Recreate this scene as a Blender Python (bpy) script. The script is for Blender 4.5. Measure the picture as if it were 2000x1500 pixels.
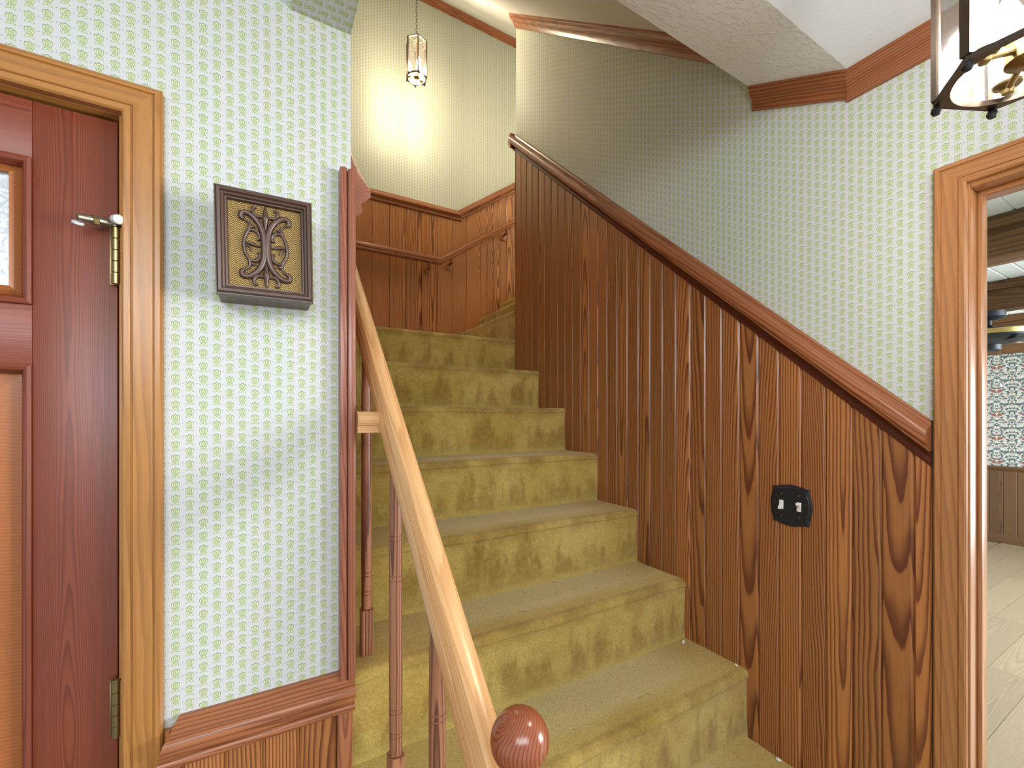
import bpy, bmesh, math, random
from mathutils import Vector, Matrix
random.seed(7)
C = bpy.context.scene
COL = C.collection
for o in list(bpy.data.objects): bpy.data.objects.remove(o)
R = math.radians
H = 1.586                      # camera height
# ------------------------------------------------------------------ camera
cam = bpy.data.cameras.new('camera'); co = bpy.data.objects.new('camera', cam); COL.objects.link(co)
cam.sensor_width = 36; cam.lens = 843/2000*36; cam.shift_y = 65/2000; cam.clip_start = .02
co.location = (0, 0, H); co.rotation_euler = (R(90), 0, R(-30.17)); C.camera = co
# ------------------------------------------------------------------ world, lights, exposure
w = bpy.data.worlds.new('world'); C.world = w; w.use_nodes = True
bg = w.node_tree.nodes['Background']; bg.inputs[0].default_value = (.86, .93, 1, 1); bg.inputs[1].default_value = .65
C.view_settings.view_transform = 'Standard'; C.view_settings.look = 'None'; C.view_settings.gamma = 1
C.view_settings.exposure = 0.3; C.view_settings.use_curve_mapping = False
def area(name, loc, target, size, sizey, power, col):
    l = bpy.data.lights.new(name, 'AREA'); l.shape = 'RECTANGLE'; l.size = size; l.size_y = sizey; l.energy = power; l.color = col
    o = bpy.data.objects.new(name, l); COL.objects.link(o); o.location = loc
    o.rotation_euler = (Vector(target)-Vector(loc)).to_track_quat('-Z', 'Y').to_euler(); return o
area('foyer_overhead_fill', (-.3, -1.1, 2.36), (.7, 1.3, .5), 1.6, 1.0, 42, (.9, .95, 1))  # unseen fill added under the foyer ceiling to brighten the treads
area('daylight_next_room', (5.2, -2.3, 1.5), (5.0, 1.2, .6), 3.0, 1.5, 380, (.92, .96, 1))
area('stairwell_fill', (3.1, 2.62, 3.6), (1.0, 2.6, 2.6), .7, 1.2, 30, (1, .88, .68))  # unseen fill added to brighten the landing and upper stairwell
# ------------------------------------------------------------------ node helper
class S:
    def __init__(s, t, k): s.t = t; s.k = k
    def m(s, op, *a):
        n = s.t.nodes.new('ShaderNodeMath'); n.operation = op
        for i, v in enumerate((s,)+a):
            if isinstance(v, S): s.t.links.new(v.k, n.inputs[i])
            else: n.inputs[i].default_value = v
        return S(s.t, n.outputs[0])
    def __add__(s, o): return s.m('ADD', o)
    def __sub__(s, o): return s.m('SUBTRACT', o)
    def __mul__(s, o): return s.m('MULTIPLY', o)
    def __truediv__(s, o): return s.m('DIVIDE', o)
    def fr(s): return s.m('FRACT')
    def ab(s): return s.m('ABSOLUTE')
    def mn(s, o): return s.m('MINIMUM', o)
    def mx(s, o): return s.m('MAXIMUM', o)
    def ss(s, a, b):
        n = s.t.nodes.new('ShaderNodeMapRange'); n.interpolation_type = 'SMOOTHSTEP'
        n.inputs['From Min'].default_value = a; n.inputs['From Max'].default_value = b
        s.t.links.new(s.k, n.inputs['Value']); return S(s.t, n.outputs[0])
class Mat:
    def __init__(s, name):
        s.mat = bpy.data.materials.new(name); s.mat.use_nodes = True; s.t = s.mat.node_tree
        s.b = s.t.nodes['Principled BSDF']
    def n(s, ty, **kw):
        n = s.t.nodes.new(ty)
        for k, v in kw.items(): setattr(n, k, v)
        return n
    def put(s, inp, v):
        if isinstance(v, S): s.t.links.new(v.k, inp)
        elif hasattr(v, 'is_output'): s.t.links.new(v, inp)
        else: inp.default_value = v
    def set(s, **kw):
        for k, v in kw.items(): s.put(s.b.inputs[k.replace('_', ' ')], v)
        return s
    def coord(s, which='Object'):
        tc = s.n('ShaderNodeTexCoord'); sp = s.n('ShaderNodeSeparateXYZ'); s.t.links.new(tc.outputs[which], sp.inputs[0])
        return [S(s.t, o) for o in sp.outputs]
    def vec(s, x, y, z):
        c = s.n('ShaderNodeCombineXYZ')
        for i, v in enumerate((x, y, z)): s.put(c.inputs[i], v)
        return c.outputs[0]
    def noise(s, v, scale=1, detail=3, rough=.5):
        n = s.n('ShaderNodeTexNoise'); s.put(n.inputs['Vector'], v)
        n.inputs['Scale'].default_value = scale; n.inputs['Detail'].default_value = detail; n.inputs['Roughness'].default_value = rough
        return S(s.t, n.outputs['Fac'])
    def mix(s, f, a, b, mode='MIX'):
        n = s.n('ShaderNodeMix', data_type='RGBA', blend_type=mode)
        s.put(n.inputs[0], f); s.put(n.inputs[6], a if not isinstance(a, tuple) else (*a, 1)); s.put(n.inputs[7], b if not isinstance(b, tuple) else (*b, 1))
        return n.outputs[2]
    def ramp(s, f, stops, interp='LINEAR'):
        n = s.n('ShaderNodeValToRGB'); n.color_ramp.interpolation = interp
        while len(n.color_ramp.elements) < len(stops): n.color_ramp.elements.new(.5)
        for e, (p, c) in zip(n.color_ramp.elements, stops): e.position = p; e.color = (*c, 1) if len(c) == 3 else c
        s.put(n.inputs[0], f); return n.outputs[0]
    def rnd(s): return S(s.t, s.n('ShaderNodeObjectInfo').outputs['Random'])
    def bump(s, h, strength=.3, dist=.001):
        n = s.n('ShaderNodeBump'); n.inputs['Strength'].default_value = strength; n.inputs['Distance'].default_value = dist
        s.put(n.inputs['Height'], h); s.t.links.new(n.outputs[0], s.b.inputs['Normal'])
def lin(r, g, b):
    f = lambda c: c/255/12.92 if c/255 <= .04045 else ((c/255+.055)/1.055)**2.4
    return (f(r), f(g), f(b))
# ------------------------------------------------------------------ materials
def wood(name, light, dark, sp=.006, rough=.33, contrast=1.0, tiltr=.07, var=.25, warp=.004, spec=.5):
    """plain-sawn pine: growth rings of a log whose axis runs nearly along local X"""
    M = Mat(name); x, y, z = M.coord(); r = M.rnd()
    r1 = (r*7.31).fr(); r2 = (r*13.77).fr(); r3 = (r*29.13).fr()
    off = r*53.0
    n1 = M.noise(M.vec(x*1.6+off, y*9.0, z*9.0), 1, 2)
    n2 = M.noise(M.vec(x*9.0+off, y*26.0, z*26.0), 1, 2)
    cy = y-(r1-.5)*.09
    cz = z-(r2-.5)*.10+(x+off)*0.0+(x-.6)*((r3-.5)*tiltr*2)+(n1-.5)*.016
    n3 = M.noise(M.vec(x*3.6+off, y*17.0, z*17.0), 1, 2); n4 = M.noise(M.vec(x*22.0+off, y*70.0, z*70.0), 1, 2)
    d = ((cy*cy)+(cz*cz)).m('SQRT')+(n1-.5)*warp+(n2-.5)*(sp*.42)+(n3-.5)*(sp*.9)+(n4-.5)*(sp*.16)
    band = (d/((r1*.7+.62)*sp)).fr()
    g = (band.ss(.30, .90)-band.ss(.90, 1.0))*(n3*1.1+.5).mn(1.0)
    g = (g*contrast).mn(1.0)
    fib = M.noise(M.vec(x*7.0+off, y*420.0, z*420.0), 1, 2)
    c = M.mix(g, light, dark)
    c = M.mix((fib-.5)*.5+.12, c, tuple(v*.45 for v in dark))
    tone = (r2-.5)*var+1.0
    mul = M.vec(tone, tone-((r3-.5).ab()*var*.25), tone-((r3-.5).ab()*var*.4))
    n = M.mix(1.0, c, (1, 1, 1), 'MULTIPLY'); nd = n.node; M.t.links.new(mul, nd.inputs[7])
    rgh = fib*.12+(rough-.06)
    M.set(Base_Color=n, Roughness=rgh); M.b.inputs['Specular IOR Level'].default_value = spec
    M.bump(fib*.3+g*.3, .12, .0006)
    return M.mat
def plain(name, col, rough=.5, metal=0., **kw):
    M = Mat(name); M.set(Base_Color=(*col, 1), Roughness=rough, Metallic=metal)
    x, y, z = M.coord(); nz = M.noise(M.vec(x, y, z), 60, 3)
    M.put(M.b.inputs['Roughness'], nz*.15+(rough-.07))
    for k, v in kw.items(): M.b.inputs[k.replace('_', ' ')].default_value = v
    return M.mat
m_plank = wood('pine_plank', lin(178, 118, 66), lin(104, 54, 33), sp=.0072, var=.34, tiltr=.05, contrast=.95)
m_plank_far = wood('pine_plank_far', lin(188, 126, 70), lin(110, 58, 34), sp=.0075, var=.2, tiltr=.10, contrast=1.15)
m_trim = wood('pine_trim', lin(164, 102, 64), lin(112, 62, 38), sp=.008, var=.12, contrast=.8, rough=.3)
m_trim_red = wood('pine_trim_red', lin(156, 96, 72), lin(108, 60, 46), sp=.004, var=.1, contrast=.6, rough=.28)
m_casing = wood('casing_wood', lin(176, 122, 62), lin(146, 94, 44), sp=.012, var=.06, contrast=.6, rough=.3)
m_casing_r = wood('casing_wood_right', lin(178, 122, 74), lin(146, 94, 54), sp=.012, var=.06, contrast=.6, rough=.3)
m_cove = wood('dark_cove_wood', lin(96, 42, 30), lin(66, 26, 20), sp=.006, var=.05, contrast=.5, rough=.3)
m_rail = wood('handrail_wood', lin(222, 174, 120), lin(190, 134, 80), sp=.0028, var=.05, contrast=.6, rough=.24, tiltr=.01)
m_newel = wood('newel_wood', lin(158, 90, 58), lin(108, 54, 36), sp=.0030, var=.05, contrast=.8, rough=.2, tiltr=.02)
m_balu = wood('baluster_wood', lin(170, 116, 82), lin(100, 56, 42), sp=.006, var=.2, rough=.35, tiltr=.02)
m_door = wood('stained_door_wood', lin(134, 66, 42), lin(100, 44, 28), sp=.0018, var=.10, contrast=.8, rough=.38, tiltr=.01, warp=.004)
m_doorp = wood('door_panel_wood', lin(168, 100, 50), lin(138, 74, 38), sp=.006, var=.08, contrast=.5, rough=.34)
m_beam = wood('beam_wood', lin(120, 84, 44), lin(88, 58, 30), sp=.01, var=.1, rough=.6)
m_wains2 = wood('next_room_plank', lin(100, 72, 42), lin(76, 52, 30), sp=.008, var=.2, rough=.5)
m_vinyl = wood('pale_floor_plank', lin(160, 146, 120), lin(134, 118, 94), sp=.008, var=.12, contrast=.55, rough=.4)
m_brass = plain('aged_brass', lin(158, 140, 98), .32, 1.)
m_bronze = plain('antique_bronze', lin(94, 82, 72), .38, .9)
m_iron = plain('dark_metal', lin(52, 52, 54), .4, .6)
m_black = plain('black_switch_plate', lin(34, 34, 38), .38, .2)
m_white = plain('white_plastic', lin(228, 226, 218), .4)
m_rubber = plain('pale_rubber', lin(205, 205, 205), .6)
m_zinc = plain('zinc_metal', lin(150, 146, 128), .35, .9)
m_scroll = plain('dark_carved_resin', lin(76, 50, 36), .36, .0, Specular_IOR_Level=.7)
m_frame = plain('dark_frame', lin(74, 50, 38), .36, .0, Specular_IOR_Level=.6)
m_chip = plain('paint_chip', lin(226, 222, 214), .7)
m_needle = plain('dry_needle', lin(92, 72, 46), .8)
m_fan = plain('fan_dark', lin(34, 44, 50), .45, .3)
m_blade = plain('fan_blade', lin(62, 36, 30), .4)
m_fanband = plain('fan_brass', lin(190, 172, 110), .25, 1.)

def wallpaper():
    M = Mat('green_sprig_wallpaper'); x, y, z = M.coord()
    g = M.n('ShaderNodeNewGeometry'); sp = M.n('ShaderNodeSeparateXYZ'); M.t.links.new(g.outputs['Normal'], sp.inputs[0])
    nx, ny, nz = [S(M.t, o).ab().m('GREATER_THAN', .6) for o in sp.outputs]
    u = x*ny+y*nx+y*nz; v = z*ny+z*nx+x*nz
    cw, rh = .0192, .0226
    uc = u/cw; ci = uc.m('FLOOR'); px = (uc-ci-.5)*(cw*1000)
    par = (ci*.5).fr()*2.0
    py = ((v/rh+par*.5).fr()-.5)*(rh*1000)
    wob = M.noise(M.vec(u, v, 0.0), 900, 1); wob2 = M.noise(M.vec(u, v, 5.0), 900, 1)
    px = px+(wob-.5)*1.0; py = py+(wob2-.5)*1.0
    ax = px.ab()
    def E(a, cx, cy, rx, ry, rot=0):
        c, s = math.cos(R(rot)), math.sin(R(rot)); dx = a-cx; dy = py-cy
        p = (dx*c+dy*s)/rx; q = (dy*c-dx*s)/ry
        return (p*p+q*q).m('SQRT')
    inv = lambda q: q*-1.0+1.0
    pet = E(ax, 0, 3.2, 2.7, 5.3); side = E(ax, 3.0, 2.2, 2.2, 4.9, -15); bas = E(ax, 0, -3.5, 2.9, 3.0); lfv = E(ax, 2.7, -6.2, 1.5, 2.7, 58)
    d = pet.mn(side).mn(bas).mn(lfv)
    ring = lambda q, w: inv((q-1.0).ab().ss(w*.55, w))
    stroke = (inv((d-1.0).ab().ss(.10, .24))).mx(ring(pet, .26)*.8).mx(ring(lfv, .3)*.7)
    fill = inv(d.ss(.95, 1.08))
    eyes = inv((E(ax, 0, 2.8, 1.1, 2.6)-.8).ab().ss(.25, .5))
    sgn = par*-2.0+1.0
    ddx = ax-9.6; ddy = py-sgn*5.65
    dot = (ddx*ddx+ddy*ddy).m('SQRT').ss(.8, 1.3)*-1.0+1.0
    big = M.noise(M.vec(u, v, 1.0), 3, 3)
    base = M.mix(big, (.535, .54, .53), (.575, .58, .57))
    c = M.mix(fill*.65, base, lin(204, 210, 160))
    c = M.mix((stroke*.78+eyes*fill*.65).mn(1.0), c, lin(116, 144, 74))
    c = M.mix(dot*.7, c, lin(140, 140, 170))
    M.set(Base_Color=c, Roughness=.6); M.b.inputs['Specular IOR Level'].default_value = .3
    fine = M.noise(M.vec(u, v, 2.0), 500, 2); M.bump(fine, .05, .0005)
    return M.mat
m_paper = wallpaper()

def plaster(name, col, bs, dist):
    M = Mat(name); x, y, z = M.coord(); v = M.vec(x, y, z)
    a = M.noise(v, 55, 4, .6); b = M.noise(v, 140, 3, .6); k = a.ss(.5, .62)+b*.25
    M.set(Base_Color=(*col, 1), Roughness=.75); M.bump(k, bs, dist); return M.mat
m_ceil = plaster('smooth_plaster', (.80, .825, .85), .2, .001)
m_knock = plaster('knockdown_plaster', (.89, .90, .905), .6, .002)
m_pop = plaster('speckled_plaster', (.70, .69, .67), .35, .002)

def carpet():
    M = Mat('gold_cut_pile_carpet'); x, y, z = M.coord(); r = M.rnd(); off = r*31.0
    fine = M.noise(M.vec(x+off, y, z), 480, 4, .75); fine2 = M.noise(M.vec(x+off, y, z), 190, 2, .6)
    mid = M.noise(M.vec(x+off, y*1.0, z), 45, 4, .65)
    big = M.noise(M.vec(x*4.0+off, y*5.0, z*3.0), 1, 3)
    # worn, flattened pile: dark flame shapes at the foot of each riser
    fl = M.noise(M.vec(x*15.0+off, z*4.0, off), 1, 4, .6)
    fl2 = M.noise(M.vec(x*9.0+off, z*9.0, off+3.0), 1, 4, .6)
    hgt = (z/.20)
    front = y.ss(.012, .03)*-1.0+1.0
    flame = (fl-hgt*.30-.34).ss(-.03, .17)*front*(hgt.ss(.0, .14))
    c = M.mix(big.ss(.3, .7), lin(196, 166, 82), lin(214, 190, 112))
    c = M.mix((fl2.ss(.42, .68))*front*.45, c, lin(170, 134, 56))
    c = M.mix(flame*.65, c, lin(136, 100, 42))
    pale = (hgt*-1.0+1.0).ss(.55, .95)*front*.35
    c = M.mix(pale, c, lin(206, 190, 112))
    worn_lit = y.ss(.04, .10)*(x.ss(.10, .45))*(x.ss(.85, 1.10)*-1.0+1.0)  # worn tread centres, lightened further to stand in for overhead light
    c = M.mix(worn_lit*.75, c, lin(226, 212, 156))
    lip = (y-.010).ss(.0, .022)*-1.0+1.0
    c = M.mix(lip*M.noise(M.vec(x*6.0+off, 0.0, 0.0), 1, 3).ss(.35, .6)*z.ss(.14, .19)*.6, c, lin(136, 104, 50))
    c = M.mix(((fine-.34)*1.5+(fine2-.5)*.9).mx(0.0).mn(.8), c, lin(112, 86, 36))
    c = M.mix((mid-.5)*.8+.05, c, lin(216, 192, 118))
    M.set(Base_Color=c, Roughness=.95); M.b.inputs['Specular IOR Level'].default_value = .1
    M.b.inputs['Sheen Weight'].default_value = .15; M.b.inputs['Sheen Roughness'].default_value = .5
    M.bump(fine+fine2*.7+mid*.4, .5, .003); return M.mat
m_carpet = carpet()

def weave():
    M = Mat('gold_woven_cloth'); x, y, z = M.coord()
    a = ((x*1700.0).m('SINE')*(y*1700.0+(x*560.0).m('SINE')*2.0).m('SINE'))
    n = M.noise(M.vec(x, y, z), 900, 3)
    k = (a*.5+.5)*.6+n*.5
    c = M.ramp(k, [(.25, lin(48, 34, 16)), (.55, lin(118, 90, 38)), (.85, lin(204, 170, 92))])
    M.set(Base_Color=c, Roughness=.4, Metallic=.25); M.bump(k, .7, .001); return M.mat
m_weave = weave()

def floral():
    M = Mat('blue_floral_wallpaper'); x, y, z = M.coord()
    P = .26
    u = (((y+x)/P).fr()-.5).ab()*P
    v = z+0.0
    vv = (v/.30).fr()*.30
    n = M.noise(M.vec(u, vv, 1.0), 34, 3, .6); n2 = M.noise(M.vec(u, vv, 4.0), 44, 3, .6); n3 = M.noise(M.vec(u, vv, 9.0), 20, 2)
    c = M.mix(n.ss(.49, .54), (.52, .51, .46), lin(66, 84, 98))
    c = M.mix(n2.ss(.55, .60), c, lin(110, 126, 104))
    c = M.mix(n3.ss(.60, .65), c, lin(140, 84, 72))
    M.set(Base_Color=c, Roughness=.7); return M.mat
m_floral = floral()

def glass(name, tint=(1, 1, 1), gl=.12):
    m = bpy.data.materials.new(name); m.use_nodes = True; t = m.node_tree; t.nodes.clear()
    o = t.nodes.new('ShaderNodeOutputMaterial'); mx = t.nodes.new('ShaderNodeMixShader')
    tr = t.nodes.new('ShaderNodeBsdfTransparent'); g = t.nodes.new('ShaderNodeBsdfGlossy'); fr = t.nodes.new('ShaderNodeLayerWeight')
    tr.inputs[0].default_value = (*tint, 1); g.inputs['Roughness'].default_value = .16; fr.inputs[0].default_value = .12
    a = t.nodes.new('ShaderNodeMath'); a.operation = 'MULTIPLY_ADD'; a.inputs[1].default_value = .8; a.inputs[2].default_value = gl
    t.links.new(fr.outputs['Facing'], a.inputs[0]); t.links.new(a.outputs[0], mx.inputs[0])
    t.links.new(tr.outputs[0], mx.inputs[1]); t.links.new(g.outputs[0], mx.inputs[2]); t.links.new(mx.outputs[0], o.inputs[0]); return m
m_glass = glass('lantern_glass', (.97, .97, .97), .09)
def emis(name, col, st):
    M = Mat(name); M.set(Base_Color=(*col, 1)); M.b.inputs['Emission Color'].default_value = (*col, 1); M.b.inputs['Emission Strength'].default_value = st; return M.mat
m_bulb = emis('lit_bulb_foyer', (1, .965, .92), 320)
m_bulb2 = emis('lit_bulb_stairs', (1, .84, .60), 850)
def textured_glass():
    M = Mat('obscure_door_glass'); x, y, z = M.coord(); n = M.noise(M.vec(x, y, z), 90, 2)
    M.set(Base_Color=(.9, .93, .96, 1), Roughness=.15); M.b.inputs['Transmission Weight'].default_value = .9
    M.bump(n, .6, .002); return M.mat
m_dglass = textured_glass()
# ------------------------------------------------------------------ mesh helpers
def W(o):
    m = o.matrix_basis.copy()
    return W(o.parent) @ o.matrix_parent_inverse @ m if o.parent else m
def par(o, p):
    if p is not None: o.parent = p; o.matrix_parent_inverse = W(p).inverted()
def tag(o, label=None, cat=None, group=None, kind=None):
    for k, v in (('label', label), ('category', cat), ('group', group), ('kind', kind)):
        if v: o[k] = v
    return o
def empty(name, loc=(0, 0, 0), **kw):
    o = bpy.data.objects.new(name, None); COL.objects.link(o); o.location = loc; o.empty_display_size = .05
    return tag(o, **kw)
def fin(name, bm, mat, parent=None, M=None, ang=.55, **kw):
    bmesh.ops.recalc_face_normals(bm, faces=bm.faces[:])
    for f in bm.faces: f.smooth = True
    for e in bm.edges:
        if len(e.link_faces) != 2 or e.calc_face_angle(0) > ang: e.smooth = False
    me = bpy.data.meshes.new(name); bm.to_mesh(me); bm.free(); me.materials.append(mat)
    o = bpy.data.objects.new(name, me); COL.objects.link(o)
    if M is not None: o.matrix_basis = M
    par(o, parent); return tag(o, **kw)
def box(bm, x0, x1, y0, y1, z0, z1, bev=0):
    vs = [bm.verts.new((x, y, z)) for x in (x0, x1) for y in (y0, y1) for z in (z0, z1)]
    fs = [bm.faces.new([vs[i] for i in q]) for q in ((0, 1, 3, 2), (4, 6, 7, 5), (0, 4, 5, 1), (2, 3, 7, 6), (0, 2, 6, 4), (1, 5, 7, 3))]
    if bev: bmesh.ops.bevel(bm, geom=list({e for f in fs for e in f.edges}), offset=bev, segments=2, affect='EDGES', profile=.5)
def boxes(name, lst, mat, parent=None, bev=0, **kw):
    bm = bmesh.new()
    for b in lst: box(bm, *b, bev=bev)
    return fin(name, bm, mat, parent, **kw)
def cbox(name, b, mat, parent=None, bev=0, along='X', **kw):
    """a box as its own object with its origin at its centre, local X along its grain"""
    c = Vector(((b[0]+b[1])/2, (b[2]+b[3])/2, (b[4]+b[5])/2)); d = [(b[1]-b[0])/2, (b[3]-b[2])/2, (b[5]-b[4])/2]
    if along == 'X': Mx = Matrix.Identity(3); e = d
    elif along == 'Z': Mx = Matrix(((0, 1, 0), (0, 0, 1), (1, 0, 0))); e = [d[2], d[0], d[1]]
    else: Mx = Matrix(((0, 0, 1), (1, 0, 0), (0, 1, 0))); e = [d[1], d[2], d[0]]
    bm = bmesh.new(); box(bm, -e[0], e[0], -e[1], e[1], -e[2], e[2], bev=bev)
    return fin(name, bm, mat, parent, Matrix.Translation(c) @ Mx.to_4x4(), **kw)
def sweep(name, prof, p0, p1, out, up, mat, parent=None, m0=(0, 0), m1=(0, 0), ang=.5, **kw):
    """profile [(out, up)] carried from p0 to p1; m0/m1 slide the ends along the run per unit of out/up (mitres)"""
    p0, p1, out, up = map(Vector, (p0, p1, out, up)); d = (p1-p0).normalized()
    z = d.cross(out).normalized()
    F = Matrix((d, out, z)).transposed().to_4x4(); F.translation = p0; Fi = F.inverted()
    bm = bmesh.new()
    A = [bm.verts.new(Fi @ (p0+out*a+up*b+d*(m0[0]*a+m0[1]*b))) for a, b in prof]
    B = [bm.verts.new(Fi @ (p1+out*a+up*b+d*(m1[0]*a+m1[1]*b))) for a, b in prof]
    n = len(prof)
    for i in range(n): bm.faces.new((A[i], A[(i+1) % n], B[(i+1) % n], B[i]))
    bm.faces.new(A[::-1]); bm.faces.new(B)
    return fin(name, bm, mat, parent, F, ang, **kw)
def lathe(bm, prof, seg=20, M=Matrix.Identity(4)):
    """profile [(radius, height)] turned round local Z"""
    rings = []
    for r, h in prof:
        rings.append([bm.verts.new(M @ Vector((r*math.cos(2*math.pi*i/seg), r*math.sin(2*math.pi*i/seg), h))) for i in range(seg)] if r > 1e-6 else [bm.verts.new(M @ Vector((0, 0, h)))])
    for a, b in zip(rings, rings[1:]):
        if len(a) == 1 and len(b) == 1: continue
        for i in range(seg):
            j = (i+1) % seg
            if len(a) == 1: bm.faces.new((a[0], b[i], b[j]))
            elif len(b) == 1: bm.faces.new((a[i], b[0], a[j]))
            else: bm.faces.new((a[i], b[i], b[j], a[j]))
    for q in (rings[0], rings[-1]):
        if len(q) > 1: bm.faces.new(q)
def catmull(pts, n=6):
    out = []; P = [pts[0]]+list(pts)+[pts[-1]]
    for i in range(1, len(P)-2):
        for k in range(n):
            t = k/n; a, b, c, d = (Vector(P[i+j]) for j in (-1, 0, 1, 2))
            out.append(.5*((2*b)+(c-a)*t+(2*a-5*b+4*c-d)*t*t+(3*b-a-3*c+d)*t**3))
    out.append(Vector(P[-2])); return out
def tube(bm, path, rad, seg=8, flat=1.0, axis=Vector((0, 0, 1))):
    """tube along a path; rad is a number or a list; flat squashes it along axis"""
    n = len(path); rings = []
    for i, p in enumerate(path):
        t = (path[min(i+1, n-1)]-path[max(i-1, 0)]).normalized()
        a = axis if abs(t.dot(axis)) < .95 else Vector((1, 0, 0))
        s = t.cross(a).normalized(); q = s.cross(t).normalized(); r = rad[i] if isinstance(rad, (list, tuple)) else rad
        rings.append([bm.verts.new(p+s*r*math.cos(2*math.pi*k/seg)+q*r*flat*math.sin(2*math.pi*k/seg)) for k in range(seg)])
    for a, b in zip(rings, rings[1:]):
        for k in range(seg): bm.faces.new((a[k], a[(k+1) % seg], b[(k+1) % seg], b[k]))
    bm.faces.new(rings[0][::-1]); bm.faces.new(rings[-1])
def Mz(x, y, z): return Matrix.Translation((x, y, z))
ALONGZ = Matrix(((0, 1, 0, 0), (0, 0, 1, 0), (1, 0, 0, 0), (0, 0, 0, 1)))   # local X -> world Z
# ------------------------------------------------------------------ key dimensions (z measured from the eye unless +H)
WX = 1.28; LY = .915; SX = .156; BY = 3.08; RE = 2.154
NY = {1: .083, 2: .311, 3: .54, 4: .768, 5: .991, 6: 1.212, 7: 1.443, 8: 1.674, 9: 1.905, 10: 2.154}
NZ = {k: .823+.2018*(k-4) for k in range(1, 11)}
CS = .872                                  # slope of the stair ceiling
def ceil_z(y): return H+1.345+CS*(y-1.027)
# ------------------------------------------------------------------ room shell
boxes('floor', [(-2.4, 1.38, -1.6, 1.0, -.05, 0), (-.2, 1.38, 1.0, 3.3, -.05, 0)], m_vinyl, kind='structure')
DT = .4925                                 # top of both door openings
boxes('wall_left', [(-.193, SX, LY, 1.03, 0, H+.90), (-1.10, -.193, LY, 1.03, H+DT, H+.90), (-2.4, -1.10, LY, 1.03, 0, H+.90),
                    (.05, SX, .751, LY, H+.77, H+1.25)], m_paper, kind='structure')
boxes('wall_inner', [(.05, SX, 1.03, BY+.1, 0, H+3.4), (.05, SX, LY, 1.03, H+.9, H+3.4)], m_paper, kind='structure')
boxes('wall_right', [(WX, 1.38, .303, RE, 0, H+2.6), (WX, 1.38, -.55, .303, H+DT, H+1.2), (WX, 1.38, -1.6, -.55, 0, H+1.0)], m_paper, kind='structure')
boxes('wall_back', [(SX, 3.2, BY, BY+.1, 0, H+3.6)], m_paper, kind='structure')
boxes('wall_upper', [(1.38, 3.2, RE-.1, RE, 1.0, H+3.6), (3.2, 3.3, RE-.1, BY+.1, 1.0, H+3.6)], m_paper, kind='structure')
# ceilings
boxes('ceiling', [(-2.4, .05, -1.6, .95, H+.854, H+.90), (.05, WX, -1.6, .502, H+.854, H+.90)], m_ceil, kind='structure')
bm = bmesh.new()
pr = [(.502, .854), (.751, .977), (.751, 1.13), (.70, 1.2), (.502, .90)]
A = [bm.verts.new((SX-.106, y, H+z)) for y, z in pr]; B = [bm.verts.new((WX, y, H+z)) for y, z in pr]
for i in range(5): bm.faces.new((A[i], A[(i+1) % 5], B[(i+1) % 5], B[i]))
bm.faces.new(A); bm.faces.new(B)
fin('ceiling_bevel', bm, m_knock, kind='structure').name = 'ceiling.001'
bm = bmesh.new()
A = [bm.verts.new((x, y, ceil_z(y)+t)) for x in (SX-.1, 3.3) for y in (.70, BY+.1) for t in (0, .08)]
for q in ((0, 1, 3, 2), (4, 6, 7, 5), (0, 4, 5, 1), (2, 3, 7, 6), (0, 2, 6, 4), (1, 5, 7, 3)): bm.faces.new([A[i] for i in q])
fin('ceiling', bm, m_pop, kind='structure')
# ------------------------------------------------------------------ planks
def plank(parent, p, width, z0, z1a, z1b, out, run, mat, bev=.0045, th=.011, z0b=None):
    """upright v-jointed board: foot at p, running along 'run', face towards 'out', top cut from z1a to z1b"""
    run, out = Vector(run), Vector(out)
    F = Matrix((Vector((0, 0, 1)), run, out)).transposed().to_4x4(); F.translation = Vector((p[0], p[1], z0))
    g = .0002; bm = bmesh.new(); z0b = z0 if z0b is None else z0b
    sec = [(g, 0), (g, th-bev), (g+bev, th), (width-g-bev, th), (width-g, th-bev), (width-g, 0)]
    top = lambda a: z1a+(z1b-z1a)*a/width-z0
    bot = lambda a: (z0b-z0)*a/width
    A = [bm.verts.new((bot(a), a, b)) for a, b in sec]; B = [bm.verts.new((top(a), a, b)) for a, b in sec]
    for i in range(6): bm.faces.new((A[i], A[(i+1) % 6], B[(i+1) % 6], B[i]))
    bm.faces.new(A); bm.faces.new(B)
    return fin('plank', bm, mat, parent, F, .3)
wr = bpy.data.objects['wall_right']; wb = bpy.data.objects['wall_back']; wl = bpy.data.objects['wall_left']; wi = bpy.data.objects['wall_inner']
CAPS = .917
def capz(y): return H-.008+CAPS*(y-.356)   # top of the raked cap on the right wall
y = .386-.0585
while y < RE-.004:
    ya, yb = max(y, .3556), min(y+.0585, RE-.001)
    k = max([0]+[i for i in NY if NY[i] <= ya]); zf = (NZ[k] if k else 0)-.03
    if yb-ya > .01: plank(wr, (WX, ya, 0), yb-ya, max(zf, 0), capz(ya)-.08, capz(yb)-.08, (-1, 0, 0), (0, 1, 0), m_plank)
    y += .0585
# back wall boards: level to X=1.305, then raking up to the right
LAND = NZ[10]; CAPB = H+1.583
def capb(x): return CAPB+(max(0, x-1.305))*.70
x = .664-.118*5+.02
xs = [SX, .192, .31, .428, .546, .664, .782, .9, 1.018, 1.137, 1.258, 1.376, 1.495]+[1.495+.059*i for i in range(1, 16)]
for xa, xb in zip(xs, xs[1:]):
    plank(wb, (xb, BY, 0), xb-xa, LAND-.05, capb(xb)-.05, capb(xa)-.05, (0, -1, 0), (-1, 0, 0), m_plank_far, bev=.0035)
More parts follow.
